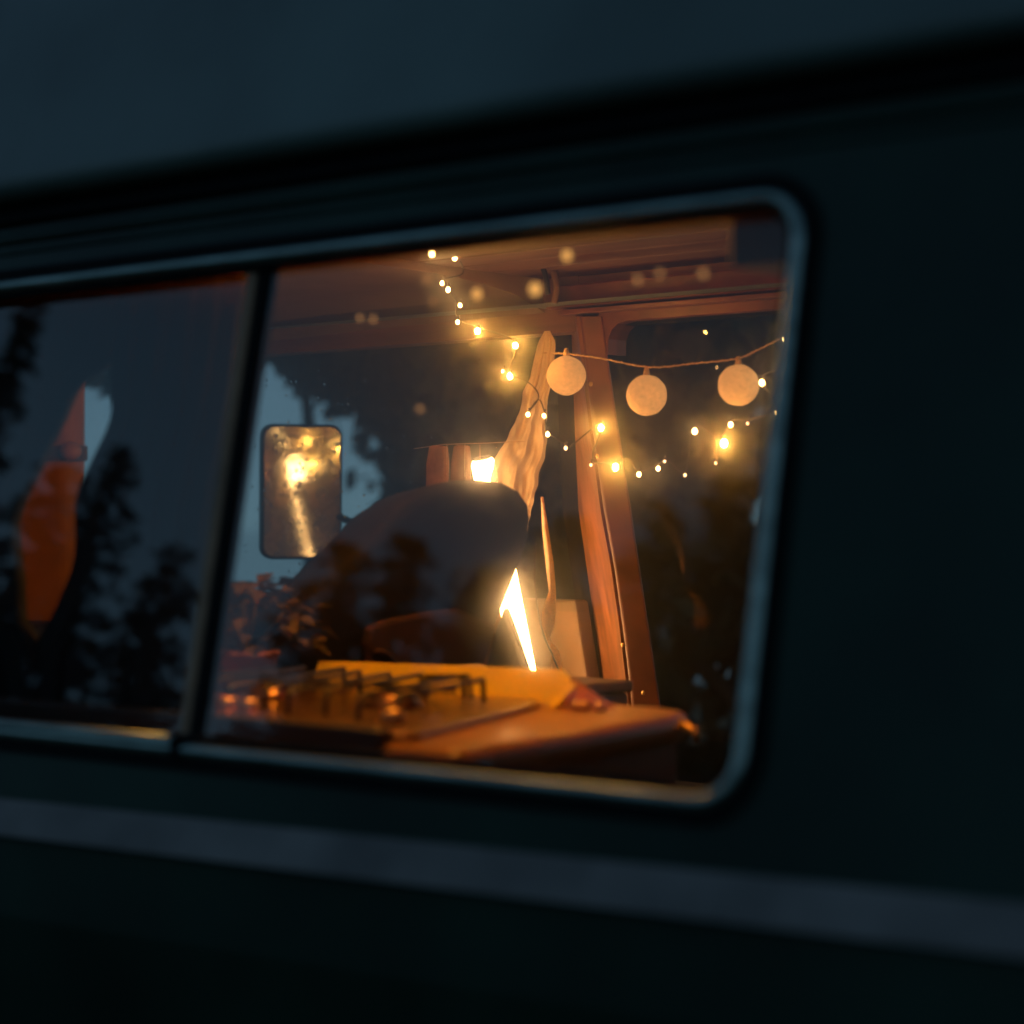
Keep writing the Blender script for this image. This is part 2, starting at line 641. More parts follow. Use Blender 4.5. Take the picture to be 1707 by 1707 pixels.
# trim strip: a shoulder that leans out and looks up at the sky, and the body below it
vs, fs = [], []
for x in xs:
    z = zs(x)
    vs += [(x, ny(z, -0.001), z), (x, ny(z, -0.020), z - 0.030), (x, ny(z, -0.022), z - 0.035)]
for i in range(nb):
    fs += [(3 * i, 3 * i + 3, 3 * i + 4, 3 * i + 1), (3 * i + 1, 3 * i + 4, 3 * i + 5, 3 * i + 2)]
mobj('trim_strip', vs, fs, 'stripe', van)
vs, fs = [], []
for x in xs:
    z = zs(x)
    vs += [(x, ny(z, -0.022), z - 0.035), (x, ny(z, -0.010), z - 0.040), (x, ny(z, -0.018), z - 0.12), (x, ny(z, 0.0), z - 0.5),
           (x, ny(z, 0.08), 0.30)]
for i in range(nb):
    for k in range(4):
        a = 5 * i + k
        fs.append((a, a + 5, a + 6, a + 1))
mobj('lower_body', vs, fs, 'paint', van)
# bead under the roof lip
for zc, rr in ((CZ + 0.334, 0.0075), (CZ + 0.318, 0.004)):
    tube('body_bead', [(x, ny(zc, 0.001), zc) for x in xs], rr, 'paint', van, seg=10)


def extrude_x(name, prof, mat, x0=XF, x1=XR, smooth=True):
    n = len(prof)
    vs = [(x0, y, z) for y, z in prof] + [(x1, y, z) for y, z in prof]
    fs = [(i, i + 1, n + i + 1, n + i) for i in range(n - 1)]
    return mobj(name, vs, fs, mat, van, smooth=smooth)


zl = CZ + 0.388
y0 = ny(zl)
roof_prof = [(y0 + 0.06, zl - 0.012), (y0 - 0.020, zl - 0.012), (y0 - 0.036, zl - 0.006), (y0 - 0.040, zl + 0.004), (y0 - 0.036, zl + 0.02),
             (y0 - 0.010, zl + 0.10), (y0 + 0.03, zl + 0.20), (y0 + 0.085, zl + 0.30), (y0 + 0.17, zl + 0.40),
             (y0 + 0.32, zl + 0.47), (y0 + 0.65, zl + 0.51)]
ymid = (YN + YF) / 2
roof_prof = roof_prof + [(2 * ymid - y, z) for y, z in reversed(roof_prof)]
extrude_x('roof', roof_prof, 'roof_paint')
extrude_x('gutter', [(ny(ZT) - 0.002, ZT - .012), (ny(ZT) - 0.012, ZT - .006), (ny(ZT) - 0.012, ZT + .002), (ny(ZT) + 0.03, ZT + .012)], 'rubber', smooth=False)

box('roof_filler', (XF + .02, ny(ZT, .004), ZT - .02), (XR - .02, ny(ZT, .030), zl + .05), 'rubber', van)  # added unseen fillers that stop lamplight leaking out under the roof lip
box('roof_filler', (XF + .02, fy(ZT, .03), ZT - .02), (XR - .02, fy(ZT, .052), zl + .05), 'rubber', van)

# window seal, bright trim, panes
def grow(loop, e):
    cx = (min(p[0] for p in loop) + max(p[0] for p in loop)) / 2
    cz = (min(p[1] for p in loop) + max(p[1] for p in loop)) / 2
    hx = max(p[0] for p in loop) - cx
    hz = max(p[1] for p in loop) - cz
    return rounded(cx - hx - e, cx + hx + e, cz - hz - e, cz + hz + e, max(0.012, 0.040 + e), 8)


def loop_tube(name, loop, off, r, mat, seg=10):
    return tube(name, [nmap(off)(*p) for p in loop], r, mat, van, seg=seg, closed=True)


ring('window_seal', [nmap(-.003)(*p) for p in grow(win, 0.021)], [nmap(-.004)(*p) for p in grow(win, -0.001)], 'rubber', van)
loop_tube('window_trim', grow(win, 0.001), -0.004, 0.0066, 'rim')
loop_tube('inner_seal', grow(win, -0.0080), 0.003, 0.0062, 'rubber')
loop_tube('door_window_trim', dwin, -0.003, 0.007, 'rubber')
XD = -1.607                                  # the upright between the two panes


def pane(name, x0, x1, z0, z1, off, th, mat, label=None):
    a = [nmap(off)(x0, z0), nmap(off)(x1, z0), nmap(off)(x1, z1), nmap(off)(x0, z1)]
    b = [nmap(off + th)(x0, z0), nmap(off + th)(x1, z0), nmap(off + th)(x1, z1), nmap(off + th)(x0, z1)]
    v, f = hexa(a, b)
    o = mobj(name, v, f, mat, van)
    if label:
        o['label'] = label
    return o


pane('window_pane', XD + .010, WX1 - .002, WZ0 + .002, WZ1 - .002, 0.010, 0.004, 'pane', 'misted right window pane with fairy lights behind it')
pane('window_pane', WX0 + .002, XD - .012, WZ0 + .002, WZ1 - .002, 0.016, 0.004, 'pane', 'left window pane mirroring dusk sky and treetops')
pane('window_pane', DWX0, DWX1, WZ0 + .05, WZ1, 0.012, 0.004, 'pane_far')


def bar(name, xa, xb, oa, ob, mat, z0=WZ0 + .003, z1=WZ1 - .003, bev=0.002):
    a = [nmap(oa)(xa, z0), nmap(oa)(xb, z0), nmap(ob)(xb, z0), nmap(ob)(xa, z0)]
    b = [nmap(oa)(xa, z1), nmap(oa)(xb, z1), nmap(ob)(xb, z1), nmap(ob)(xa, z1)]
    v, f = hexa(a, b)
    return mobj(name, v, f, mat, van, bevel=bev)


bar('window_upright', XD - 0.020, XD - 0.006, 0.004, 0.024, 'alu')
bar('upright_seal', XD - 0.0055, XD + 0.011, 0.006, 0.022, 'rubber')
# lower slide rail under the left pane
tube('slide_rail', [nmap(-.006)(WX0 + .03, WZ0 + .007), nmap(-.006)(XD - .012, WZ0 + .007)], 0.0062, 'rim', van, seg=10)
box('rail_stop', (XD - .012, ny(WZ0, -.012), WZ0 - .010), (XD + .002, ny(WZ0, .006), WZ0 + .012), 'rubber', van, bevel=.002)

# ---- far side of the van
def fmapf(off):
    return lambda x, z: Vector((x, fy(z, off), z))


def far_px(pts, off=0.0):
    return [at_far(px, py, off) for px, py in pts]


def far_slab(name, pts, th, mat, off=0.0, **k):
    """outline in (x, z) on the leaning far wall, th thick outwards"""
    return prism(name, [fmapf(off)(x, z) for x, z in pts], (0, th, 0), mat, van, **k)


pB0, pB1 = at_far(1006, 545), at_far(1100, 1170)


def pil_R(z):                                # rear edge of the far door post
    z0, z1 = pB1.z, pB0.z
    return pB1.x + (pB0.x - pB1.x) * (z - z0) / (z1 - z0)


def post_x(px, py):
    return at_far(px, py).x


# door post, three edges per height: front edge (set back), crease (proud), rear edge
rows = [(528, 950, 968, 1004), (545, 952, 970, 1006), (600, 954, 976, 1014), (720, 958, 990, 1032), (850, 964, 1008, 1052),
        (950, 978, 1026, 1067), (1050, 992, 1040, 1082), (1170, 1007, 1054, 1100), (1300, 1022, 1070, 1119)]
vs, fs = [], []
for (py, a, b, c) in rows:
    vs += [at_far(a, py, 0.100), at_far(b, py, -0.016), at_far(c, py, 0.0), at_far(c, py, 0.05)]
for i in range(len(rows) - 1):
    for k in range(3):
        fs.append((4 * i + k, 4 * i + k + 1, 4 * i + k + 5, 4 * i + k + 4))
post = mobj('door_post', vs, fs, 'brown_metal', van, bevel=0.004)
vs, fs = [], []
for (py, a, b, c) in rows:
    w_ = 4
    vs += [at_far(a + w_, py, 0.086), at_far(b - 3, py, -0.012)]
for i in range(len(rows) - 1):
    fs.append((2 * i, 2 * i + 1, 2 * i + 3, 2 * i + 2))
pl_ = mobj('post_lit_strip', vs, fs, 'post_lamplight', post)  # lighter strip on the front face, lamplight put into its colour
_m = pl_.modifiers.new('solid', 'SOLIDIFY')
_m.thickness = .008
_m.offset = 0
# black door seal and door inner card in front of it
vs, fs = [], []
for (py, a, b, c) in rows:
    vs += [at_far(a - 26, py, 0.060), at_far(a + 2, py, 0.098)]
for i in range(len(rows) - 1):
    fs.append((2 * i, 2 * i + 1, 2 * i + 3, 2 * i + 2))
mobj('door_seal', vs, fs, 'rubber', van)
SILL = CZ - 0.128
far_slab('door_card', [(-3.72, 0.4), (-2.305, 0.4), (-2.345, SILL), (-3.72, SILL)], 0.04, 'tan_vinyl', 0.035, bevel=.006)
# screws of the post
for (px, py) in ((1072, 1155), (985, 640), (996, 760), (1038, 1075)):
    c = at_far(px, py, -0.014)
    v, f = ball_data(c, 0.0042, 8, 6, (1, .6, 1))
    mobj('screw', v, f, 'brass', post, smooth=True)

zr = CZ + 0.372
x_arch = at_far(915, 500).x
far_slab('header_rail', [(x_arch, zr), (XR, zr), (XR, zr + .038), (x_arch, zr + .038)], 0.05, 'brown_metal', -0.012, bevel=.003)
far_slab('drip_channel', [(x_arch + .03, zr - .012), (XR, zr - .012), (XR, zr - .004), (x_arch + .03, zr - .004)], 0.05, 'brown_metal', -0.020, bevel=.0015)
zh = CZ + 0.345
wh = [at_far(px, py) for px, py in ((996, 520), (1000, 590), (1012, 590), (1012, 565), (1018, 549), (1028, 539), (1044, 534))]
far_slab('window_header', [(p.x, p.z) for p in wh] + [(XR, wh[-1].z), (XR, wh[0].z)], 0.05, 'brown_metal', 0.003)
far_slab('door_header', [(-3.75, CZ + .335), (x_arch + .06, CZ + .335), (x_arch + .06, CZ + .43), (-3.75, CZ + .43)], 0.05, 'wood_dark', 0.01)
far_slab('lower_side_panel', [(pil_R(CZ - .4), 0.4), (XR, 0.4), (XR, CZ - .45), (pil_R(CZ - .45) - .01, CZ - .45)], 0.05, 'dash', 0.0)
far_slab('rear_post', [(-0.95, CZ - .45), (-0.80, CZ - .45), (-0.80, zh), (-0.95, zh)], 0.05, 'brown_metal', 0.0)
far_slab('rear_panel', [(-0.80, CZ - .45), (XR, CZ - .45), (XR, zh), (-0.80, zh)], 0.05, 'brown_metal', 0.012)
# front post of the far door, seen through the gap of the curtains
ax = at_far(127, 800).x
pw_ = []                                      # a wedge, its face turned so that the lamp lights it
for px, py in ((108, 560), (108, 1080)):
    q = at_far(px, py, -.03)
    pw_ += [q, q + Vector((-.34, -.26, 0)), q + Vector((-.34, .04, 0)), q + Vector((0.012, .05, 0))]
v, f = hexa(pw_[:4], pw_[4:])
mobj('windscreen_post', v, f, 'post_lit', van, bevel=.012)
bd = []
for px, py in ((112, 742), (112, 768)):
    q = at_far(px, py, -.036)
    bd += [q, q + Vector((-.34, -.262, 0)), q + Vector((-.34, .03, 0)), q + Vector((0.014, .045, 0))]
v, f = hexa(bd[:4], bd[4:])
mobj('post_band', v, f, 'wood_dark', van, bevel=.003)
kn = at_far(118, 752, -0.045)
v, f = ball_data(kn, .026, 14, 10, (1, .8, .75))
mobj('post_knob', v, f, 'post_lit', van, smooth=True)


def far_pane(name, pts):
    a = [fmapf(.024)(x, z) for x, z in pts]
    return prism(name, a, (0, .004, 0), 'pane_far', van)


dp = far_pane('door_window_pane', [(ax, SILL - .02), (-2.32, SILL - .02), (-2.36, CZ + .345), (ax, CZ + .345)])
sp = far_pane('side_window_pane', [(pil_R(CZ - .45) - .02, CZ - .45), (-.94, CZ - .45), (-.94, CZ + .35), (pB0.x - .02, CZ + .35)])

# ceiling planks (living space) and cab headliner
ZC = CZ + 0.425
pw = 0.088
yy = ny(ZC, 0.10)
k = 0
while yy < fy(ZC) - .02:
    y1 = min(yy + pw, fy(ZC) + .03)
    box('ceiling_plank', (x_arch - .02, yy + .0015, ZC + random.uniform(0, .0015)), (XR - .05, y1 - .0015, ZC + .014), 'wood' if k < 9 else 'wood_dark', van, bevel=.003)  # far planks in darker wood: shade away from the lamp put into colour
    yy = y1
    k += 1
box('ceiling_backing', (x_arch - .02, ny(ZC, .02), ZC + .016), (XR - .05, fy(ZC) + .05, ZC + .02), 'wood_dark', van)
# dark cove above the far rail
far_slab('cove', [(x_arch + .02, zr + .0385), (XR, zr + .0385), (XR, ZC), (x_arch + .02, ZC)], 0.04, 'wood_dark', 0.012)
vs, fs = [], []
nx, nyy = 10, 14
for i in range(nx + 1):
    x = x_arch - .02 + (XF + .12 - x_arch) * i / nx
    drop = 0.012 + 0.05 * (i / nx) ** 2
    for j in range(nyy + 1):
        t = j / nyy
        y = ny(ZC, .02) + (fy(ZC) + .04 - ny(ZC, .02)) * t
        edge = abs(2 * t - 1) ** 6
        vs.append((x, y, ZC - drop - 0.05 * edge))
for i in range(nx):
    for j in range(nyy):
        a = i * (nyy + 1) + j
        fs.append((a, a + 1, a + nyy + 2, a + nyy + 1))
b0 = len(vs)
for j in range(nyy + 1):                     # closes the step up to the planks
    vs.append((vs[j][0], vs[j][1], ZC + .015))
for j in range(nyy):
    fs.append((j, b0 + j, b0 + j + 1, j + 1))
mobj('cab_headliner', vs, fs, 'headliner', van)
arch = [at_y(px, py, 2.72) for px, py in ((842, 380), (868, 402), (893, 425), (908, 455), (914, 490))]
tube('roof_arch_trim', smooth_path(arch, 6), 0.0045, 'black_plastic', van, seg=8)
arch = [at_y(px, py, 2.75) for px, py in ((875, 385), (902, 420), (921, 448), (928, 480), (924, 505))]
tube('roof_arch', smooth_path(arch, 6), 0.006, 'headliner', van, seg=10)
# rest of the shell
box('cabin_floor', (XF + .05, ny(CZ - .9, .03), 0.44), (XR - .05, YF, 0.46), 'rubber', van)
box('rear_wall', (XR - .04, ny(CZ, 0), 0.4), (XR, fy(CZ), CZ + .42), 'paint', van)
box('front_panel', (XF, YN, 0.35), (XF + .06, YF, CZ - .12), 'paint', van)
box('dashboard', (XF + .06, YN + .12, CZ - .5), (XF + .42, YF - .05, CZ - .2), 'dash', van, bevel=.03)
box('windscreen_header', (XF, ny(CZ + .33), CZ + .33), (XF + .12, fy(CZ + .33), CZ + .42), 'paint', van)
v, f = hexa([(XF + .03, ny(CZ - .1), CZ - .12), (XF + .034, ny(CZ - .1), CZ - .12), (XF + .034, fy(CZ - .1), CZ - .12), (XF + .03, fy(CZ - .1), CZ - .12)],
            [(XF + .09, ny(CZ + .3), CZ + .33), (XF + .094, ny(CZ + .3), CZ + .33), (XF + .094, fy(CZ + .3), CZ + .33), (XF + .09, fy(CZ + .3), CZ + .33)])
mobj('windscreen', v, f, 'pane_far', van)
extrude_x('far_outer_skin', [(YF + .06, 0.3), (YF + .09, CZ - .5), (fy(CZ - .45) + .06, CZ - .45), (fy(CZ - .45) + .055, CZ - .45), (YF + .05, 0.3)], 'paint')
box('seat_box', (-2.95, 2.0, 0.46), (-2.0, YF - .05, CZ - .42), 'seat_box', van, bevel=.01)

# ---- wing mirror outside the far door
LAMP_TOP, LAMP_BOT = at_y(804, 766, 2.77), at_y(887, 1185, 2.89)
lamp_mid = LAMP_TOP + (LAMP_BOT - LAMP_TOP) * 0.07
MC = at_y(504, 820, 3.16)
v1 = (CAM - at_y(488, 786, 3.16)).normalized()
v2 = (lamp_mid - at_y(488, 786, 3.16)).normalized()
MN = (v1 + v2).normalized()                 # turned so that the lamp is seen in it
MU = (Vector((0, 0, 1)) - MN * MN.z).normalized()
MR = MU.cross(MN)


def fit_size():
    e = 1e-3
    def proj(p):
        q = p - CAM
        Z = q.x * DX + q.y * DY
        return CX + F * (q.x * RX + q.y * RY) / Z, CY - F * q.z / Z
    a, b = proj(MC), proj(MC + MR * e)
    c = proj(MC + MU * e)
    return 63 / (abs(b[0] - a[0]) / e), 108 / (abs(c[1] - a[1]) / e)


hw, hh = fit_size()
mir = [MC + MR * x + MU * z for x, z in rounded(-hw, hw, -hh, hh, 0.022, 6)]
hou = [MC + MR * x + MU * z - MN * .002 for x, z in rounded(-hw - .006, hw + .006, -hh - .006, hh + .006, 0.026, 6)]
wm = prism('wing_mirror', hou, -MN * 0.035, 'black_plastic', van, bevel=.006)
wm['label'] = 'rain-speckled wing mirror outside the far cab door'
mg = prism('mirror_glass', mir, -MN * 0.001, 'mirror', wm)
arm0 = MC - MN * .025 - MU * hh * .3 + MR * hw * .7
tube('mirror_arm', smooth_path([arm0, arm0 + Vector((.10, .0, -.05)), Vector((arm0.x + .26, fy(CZ - .15, .05), CZ - .16))], 6), 0.008, 'black_plastic', wm, seg=8)


def drops(name, n, place, mat, parent, rmin, rmax):
    vs, fs = [], []
    for _ in range(n):
        p, nn, uu = place()
        r = rmin + (rmax - rmin) * random.random() ** 3
        w = nn.cross(uu)
        b = len(vs)
        for k in range(6):
            a = 2 * math.pi * k / 6
            vs.append(p + (uu * math.cos(a) * 1.15 + w * math.sin(a)) * r)
        for k in range(6):
            a = 2 * math.pi * k / 6
            vs.append(p + (uu * math.cos(a) * 1.15 + w * math.sin(a)) * r * .65 + nn * r * .45)
        vs.append(p + nn * r * .6)
        for k in range(6):
            fs.append((b + k, b + (k + 1) % 6, b + 6 + (k + 1) % 6, b + 6 + k))
            fs.append((b + 6 + k, b + 6 + (k + 1) % 6, b + 12))
    o = mobj(name, vs, fs, mat, parent, smooth=True)
    o['kind'] = 'stuff'
    return o


def on_mirror():
    while True:
        x, z = random.uniform(-hw, hw) * .95, random.uniform(-hh, hh) * .97
        return MC + MR * x + MU * z + MN * .0002, MN, MU


drops('raindrops', 320, on_mirror, 'drop', wm, .0009, .0042)
FN = Vector((0, 1, LEAN)).normalized()
FU = Vector((0, -LEAN, 1)).normalized()


def on_far_door():
    x = random.uniform(ax + .05, -2.4)
    z = random.uniform(SILL, CZ + .3)
    return Vector((x, fy(z, .0285), z)), FN, FU


drops('raindrops', 900, on_far_door, 'drop', dp, .0006, .0032)

# ---------------------------------------------------------------- kitchen unit behind the window
WT = CZ - 0.211
unit = empty('kitchen_unit', (-1.85, 1.78, 0.46), 'honey-coloured kitchen worktop unit under the near window', 'kitchen unit')
wt = [(-2.42, ny(WT, .10), WT - .036), (-2.42, 2.045, WT - .036), (-1.47, 2.045, WT - .036), (-1.425, 2.02, WT - .036), (-1.405, 1.96, WT - .036),
      (-1.335, ny(WT, .10), WT - .036)]
prism('worktop', wt, (0, 0, .036), 'worktop', unit, bevel=.015, seg=4)
prism('cabinet', [(-2.40, ny(WT, .10), .46), (-2.40, 2.0, .46), (-1.450, 2.025, .46), (-1.40, ny(WT, .10), .46)], (0, 0, WT - .0365 - .46), 'cabinet', unit)
box('dark_edge_strip', (-2.40, ny(WT, .098), WT - .01), (-1.44, 1.534, WT + .014), 'black_plastic', unit, bevel=.004)  # dark strip added to hide the lamplit near edge of the worktop
c = at_y(1155, 1224, 1.985)
lt = tube('latch', [(c.x - .02, c.y, c.z + .012), (c.x + .004, c.y, c.z + .004), (c.x + .006, c.y, c.z - .010)], .006, 'brass', unit, seg=8)

hob = empty('gas_hob', (-1.85, 1.78, WT), 'gas hob with black pan supports and a mustard wind guard', 'hob')
hx0, hx1, hy0, hy1 = -2.02, -1.585, 1.536, 1.955
def sk(x, y):
    return x + .40 * (1.955 - y)          # the hob sits slightly turned on the worktop


tray = prism('tray', [(sk(x, y), y, WT + .0005) for x, y in rounded(hx0, hx1, hy0, hy1, .03, 5)], (0, 0, .008), 'steel', hob, bevel=.003)
gz = WT + .042
guard = prism('wind_guard', [(hx0 + .02, 1.972, WT + .001), (hx1 + .01, 1.972, WT + .001), (hx1 + .01, 1.985, gz - .012), (hx1 - .005, 1.987, gz), (hx0 + .02, 1.987, gz - .006)], (0, .004, 0), 'yellow', hob, bevel=.0015)
prism('guard_bracket', [(hx1 + .0105, 1.985, gz - .010), (hx1 + .085, 1.972, WT + .001), (hx1 + .0105, 1.972, WT + .001)], (0, .006, 0), 'cabinet', hob)
prism('guard_foot', [(hx1 + .0095, 1.940, WT + .001), (hx1 + .0095, 1.9715, WT + .001), (hx1 + .0095, 1.984, gz - .014)], (.012, 0, 0), 'yellow', hob, bevel=.002)
for bx in (-1.93, -1.73):
    by = 1.76
    lathe('burner', [(.034, .009), (.034, .014), (.028, .017), (.028, .021), (.022, .024), (.004, .025)], (sk(bx, by), by, WT), 'steel', hob, seg=18)
    zt = WT + .034
    K = lambda dx, dy, z: Vector((sk(bx + dx, by + dy), by + dy, z))
    ps = tube('pan_support', [K(-.085, .02, zt - .004), K(.085, .02, zt - .004)], .0032, 'black_iron', hob, seg=6)
    for q, dx in enumerate((-.075, -.03, .03, .075)):
        e0, e1 = -.15 + .02 * (q % 2), .13 + .015 * (q % 3)
        tube('bar', [K(dx, e0, WT + .009), K(dx, e0 + .003, zt), K(dx, e1 - .003, zt), K(dx, e1, WT + .009)], .0034, 'black_iron', ps, seg=6)
lp = at_y(758, 1190, 1.90)
tube('wire_loop', [(lp.x - .045, lp.y, WT + .009), (lp.x - .045, lp.y, WT + .032), (lp.x + .022, lp.y, WT + .036), (lp.x + .026, lp.y, WT + .009)], .0032, 'black_iron', hob, seg=6)
for px, py in ((378, 1232), (415, 1236), (655, 1221)):
    kp = at_y(px, py, 1.605)
    lathe('knob', [(.012, -.008), (.012, .004), (.009, .008), (.002, .009)], (kp.x, kp.y, WT + .016), 'brass', hob, seg=12)
for px, py in ((962, 1192), (975, 1187), (1000, 1185)):
    kp = at_y(px, py, 1.93)
    v, f = ball_data((kp.x, kp.y, WT + .007), .008, 10, 8, (1, 1, .8))
    mobj('clip', v, f, 'brass', unit, smooth=True)

# potted plant at the far left end of the worktop
PX, PY = at_y(412, 1140, 1.90).x, 1.90
pl = empty('potted_plant', (PX, PY, WT), 'small bushy potted plant at the front end of the worktop', 'plant')
lathe('pot', [(.030, .0005), (.040, .045), (.043, .046), (.043, .052), (.036, .052), (.034, .045)], (PX, PY, WT), 'clay', pl, seg=16)
vs, fs = [], []
for _ in range(120):
    th, ph = random.uniform(0, 2 * math.pi), random.uniform(-.25, 1.5)
    rad = random.uniform(.35, 1) ** .5
    c = Vector((PX + .10 * rad * math.cos(th) * math.cos(ph), PY + .085 * rad * math.sin(th) * math.cos(ph), WT + .07 + .075 * rad * math.sin(ph)))
    ax_ = Vector((math.cos(th), math.sin(th), random.uniform(-.6, .6))).normalized()
    sd = ax_.cross(Vector((random.uniform(-.4, .4), random.uniform(-.4, .4), 1))).normalized()
    up = sd.cross(ax_)
    L, W = random.uniform(.022, .036), random.uniform(.010, .016)
    b = len(vs)
    vs += [c, c + ax_ * L * .4 + sd * W + up * .003, c + ax_ * L - up * .004, c + ax_ * L * .4 - sd * W + up * .003, c + ax_ * L * .45 - up * .002]
    fs += [(b, b + 1, b + 4), (b + 1, b + 2, b + 4), (b + 2, b + 3, b + 4), (b + 3, b, b + 4)]
fl = mobj('leaves', vs, fs, 'leaf', pl)
fl['kind'] = 'stuff'
for _ in range(7):
    a = random.uniform(0, 6.28)
    tube('stem', [(PX, PY, WT + .04), (PX + .03 * math.cos(a), PY + .03 * math.sin(a), WT + .08), (PX + .06 * math.cos(a), PY + .06 * math.sin(a), WT + .11)], .0018, 'leaf', pl, seg=5)

# ---------------------------------------------------------------- overhead locker, ceiling lamp
lo = at_y(1214, 478, 1.618)
lock = empty('overhead_locker', (-.5, 1.7, CZ + .24), 'dark overhead locker in the upper right corner of the window', 'locker')
box('carcass', (lo.x, ny(CZ + .3, .105), CZ + .238), (XR - .1, 1.83, ZC - .002), 'teal_panel', lock, bevel=.0015)
box('door', (lo.x + .01, 1.8305, CZ + .25), (XR - .12, 1.842, ZC - .012), 'teal_panel', lock, bevel=.003)
cl = empty('ceiling_lamp', (-1.62, 1.69, ZC), 'round warm ceiling lamp above the hob', 'lamp')
lathe('base', [(.060, 0), (.060, -.010), (.052, -.014)], (-1.62, 1.69, ZC - .0005), 'brass', cl, seg=20)
lathe('diffuser', [(.020, -.014), (.036, -.026), (.048, -.046), (.050, -.064), (.042, -.084), (.024, -.098), (.004, -.103)], (-1.62, 1.69, ZC), 'ceiling_lamp', cl, seg=20)

# ---------------------------------------------------------------- cab seat
seat = empty('cab_seat', (-2.1, 2.15, CZ - .42), 'charcoal cloth cab seat seen from behind', 'seat')
KS = 0.43


def on_seat(px, py, off=0.0):
    D = ray(px, py)                         # plane x = x0 + KS (z - z0)
    x0, z0 = -1.965 + off, CZ + .07
    t = (x0 + KS * (CZ - z0)) / (D.x - KS * D.z)
    return CAM + D * t


ol = [(893, 860), (890, 835), (876, 815), (852, 802), (812, 796), (770, 797), (740, 803), (710, 816), (676, 838), (646, 872), (592, 925), (540, 975),
      (494, 1030), (476, 1080), (478, 1120), (500, 1170), (620, 1200), (760, 1200), (783, 1160), (806, 1110), (838, 1030), (872, 945), (888, 900)]
P = [on_seat(px, py) for px, py in ol]
ext = Vector((-.115, 0, -.02))
cen = sum(P, Vector()) / len(P)
vs, fs = [], []
n = len(P)
layers = [(0.0, 0.86), (-.06, .95), (.10, 1.0), (.75, 1.0), (.96, .95), (1.0, .86)]
layers = [(0.03, 0.0), (0.0, .80), (.03, .95), (.14, 1.0), (.80, 1.0), (.96, .95), (1.0, .80), (.97, 0.0)]
for (e, s) in layers:
    if s == 0.0:
        vs.append(cen + ext * e)
    else:
        vs += [cen + (p - cen) * s + ext * e for p in P]
idx = [0] + [1 + n * i for i in range(6)] + [1 + n * 6]
for i in range(n):
    j = (i + 1) % n
    fs.append((0, idx[1] + j, idx[1] + i))
    for L in range(1, 6):
        a, b = idx[L], idx[L + 1]
        fs.append((a + i, a + j, b + j, b + i))
    fs.append((idx[7], idx[6] + i, idx[6] + j))
mobj('backrest', vs, fs, 'black_cloth', seat, smooth=True)
pk = [on_seat(px, py, .006) for px, py in ((606, 1042), (640, 1030), (700, 1018), (752, 1012), (815, 1040), (792, 1105), (770, 1150), (640, 1160), (606, 1120), (600, 1070))]
prism('back_pocket', pk, (.018, 0, -.003), 'brown_cloth', seat, bevel=.006)
pt = [on_seat(px, py, .03) for px, py in ((625, 1085), (640, 1087), (652, 1097), (660, 1112))]
tube('pocket_handle', smooth_path(pt, 5), .0045, 'brown_cloth', seat, seg=6)
box('cushion', (-2.72, 1.98, CZ - .42), (-2.16, 2.42, CZ - .30), 'black_cloth', seat, bevel=.04, seg=4)
sd_ = [at_y(px, py, 2.46) for px, py in ((868, 1010), (845, 1050), (826, 1100), (812, 1145), (895, 1145), (880, 1110), (868, 1070))]
prism('side_shield', [at_y(px, py, 2.46) for px, py in ((838, 1012), (822, 1060), (806, 1120), (800, 1170), (888, 1170), (872, 1110), (852, 1050))], (0, .018, 0), 'black_plastic', seat, bevel=.005)

# open book behind the seat, on a small chest
ch = empty('storage_chest', (-1.80, 2.2, .46), 'low brown chest between the seat and the worktop', 'chest')
bk = at_y(748, 1116, 2.16)
box('body', (bk.x - .06, 2.09, .46), (bk.x + .17, 2.34, bk.z - .034), 'cabinet', ch, bevel=.004)
box('lid', (bk.x - .065, 2.085, bk.z - .033), (bk.x + .175, 2.345, bk.z - .016), 'wood_dark', ch, bevel=.004)
book = empty('open_book', (bk.x, 2.16, bk.z - .016), 'open book with curling pages behind the seat', 'book')
for s in (-1, 1):
    vs, fs = [], []
    for i in range(7):
        t = i / 6
        x = bk.x + .03 + s * (.002 + .066 * t)
        z = bk.z - .012 + .014 * math.sin(math.pi * min(1, t * .9 + .1)) + (.010 * t * t if s < 0 else 0)
        for y in (2.115, 2.225):
            vs += [(x, y + .012 * t, z), (x, y + .012 * t, bk.z - .0145)]
    for i in range(6):
        a = 4 * i
        fs += [(a, a + 4, a + 6, a + 2), (a + 1, a + 3, a + 7, a + 5), (a, a + 1, a + 5, a + 4), (a + 2, a + 6, a + 7, a + 3)]
    fs += [(0, 2, 3, 1), (24, 25, 27, 26)]
    mobj('page_block', vs, fs, 'paper', book, smooth=False)

# ---------------------------------------------------------------- leaning tube lamp behind the seat
lamp = empty('tube_lamp', LAMP_BOT - Vector((0, 0, .12)), 'glaring tube lamp leaning behind the cab seat', 'lamp')
dirn = (LAMP_TOP - LAMP_BOT).normalized()
tube('tube', [LAMP_BOT - dirn * .02, LAMP_BOT, LAMP_TOP - dirn * .006, LAMP_TOP], [.017, .0205, .0205, .017], 'tube_light', lamp, seg=16)
tube('foot', [LAMP_BOT - dirn * .11, LAMP_BOT - dirn * .021], .024, 'black_plastic', lamp, seg=14)
sv = (Vector((-.92, .39, 0)) - dirn * Vector((-.92, .39, 0)).dot(dirn)).normalized()   # side turned to the windscreen
sw = dirn.cross(sv)
vs, fs = [], []
for q in (LAMP_BOT - dirn * .02, LAMP_TOP - dirn * .055):
    for rad in (.0225, .0245):
        for i in range(15):
            an = math.radians(-66 + 108 * i / 14)
            vs.append(q + (sv * math.cos(an) + sw * math.sin(an)) * rad)
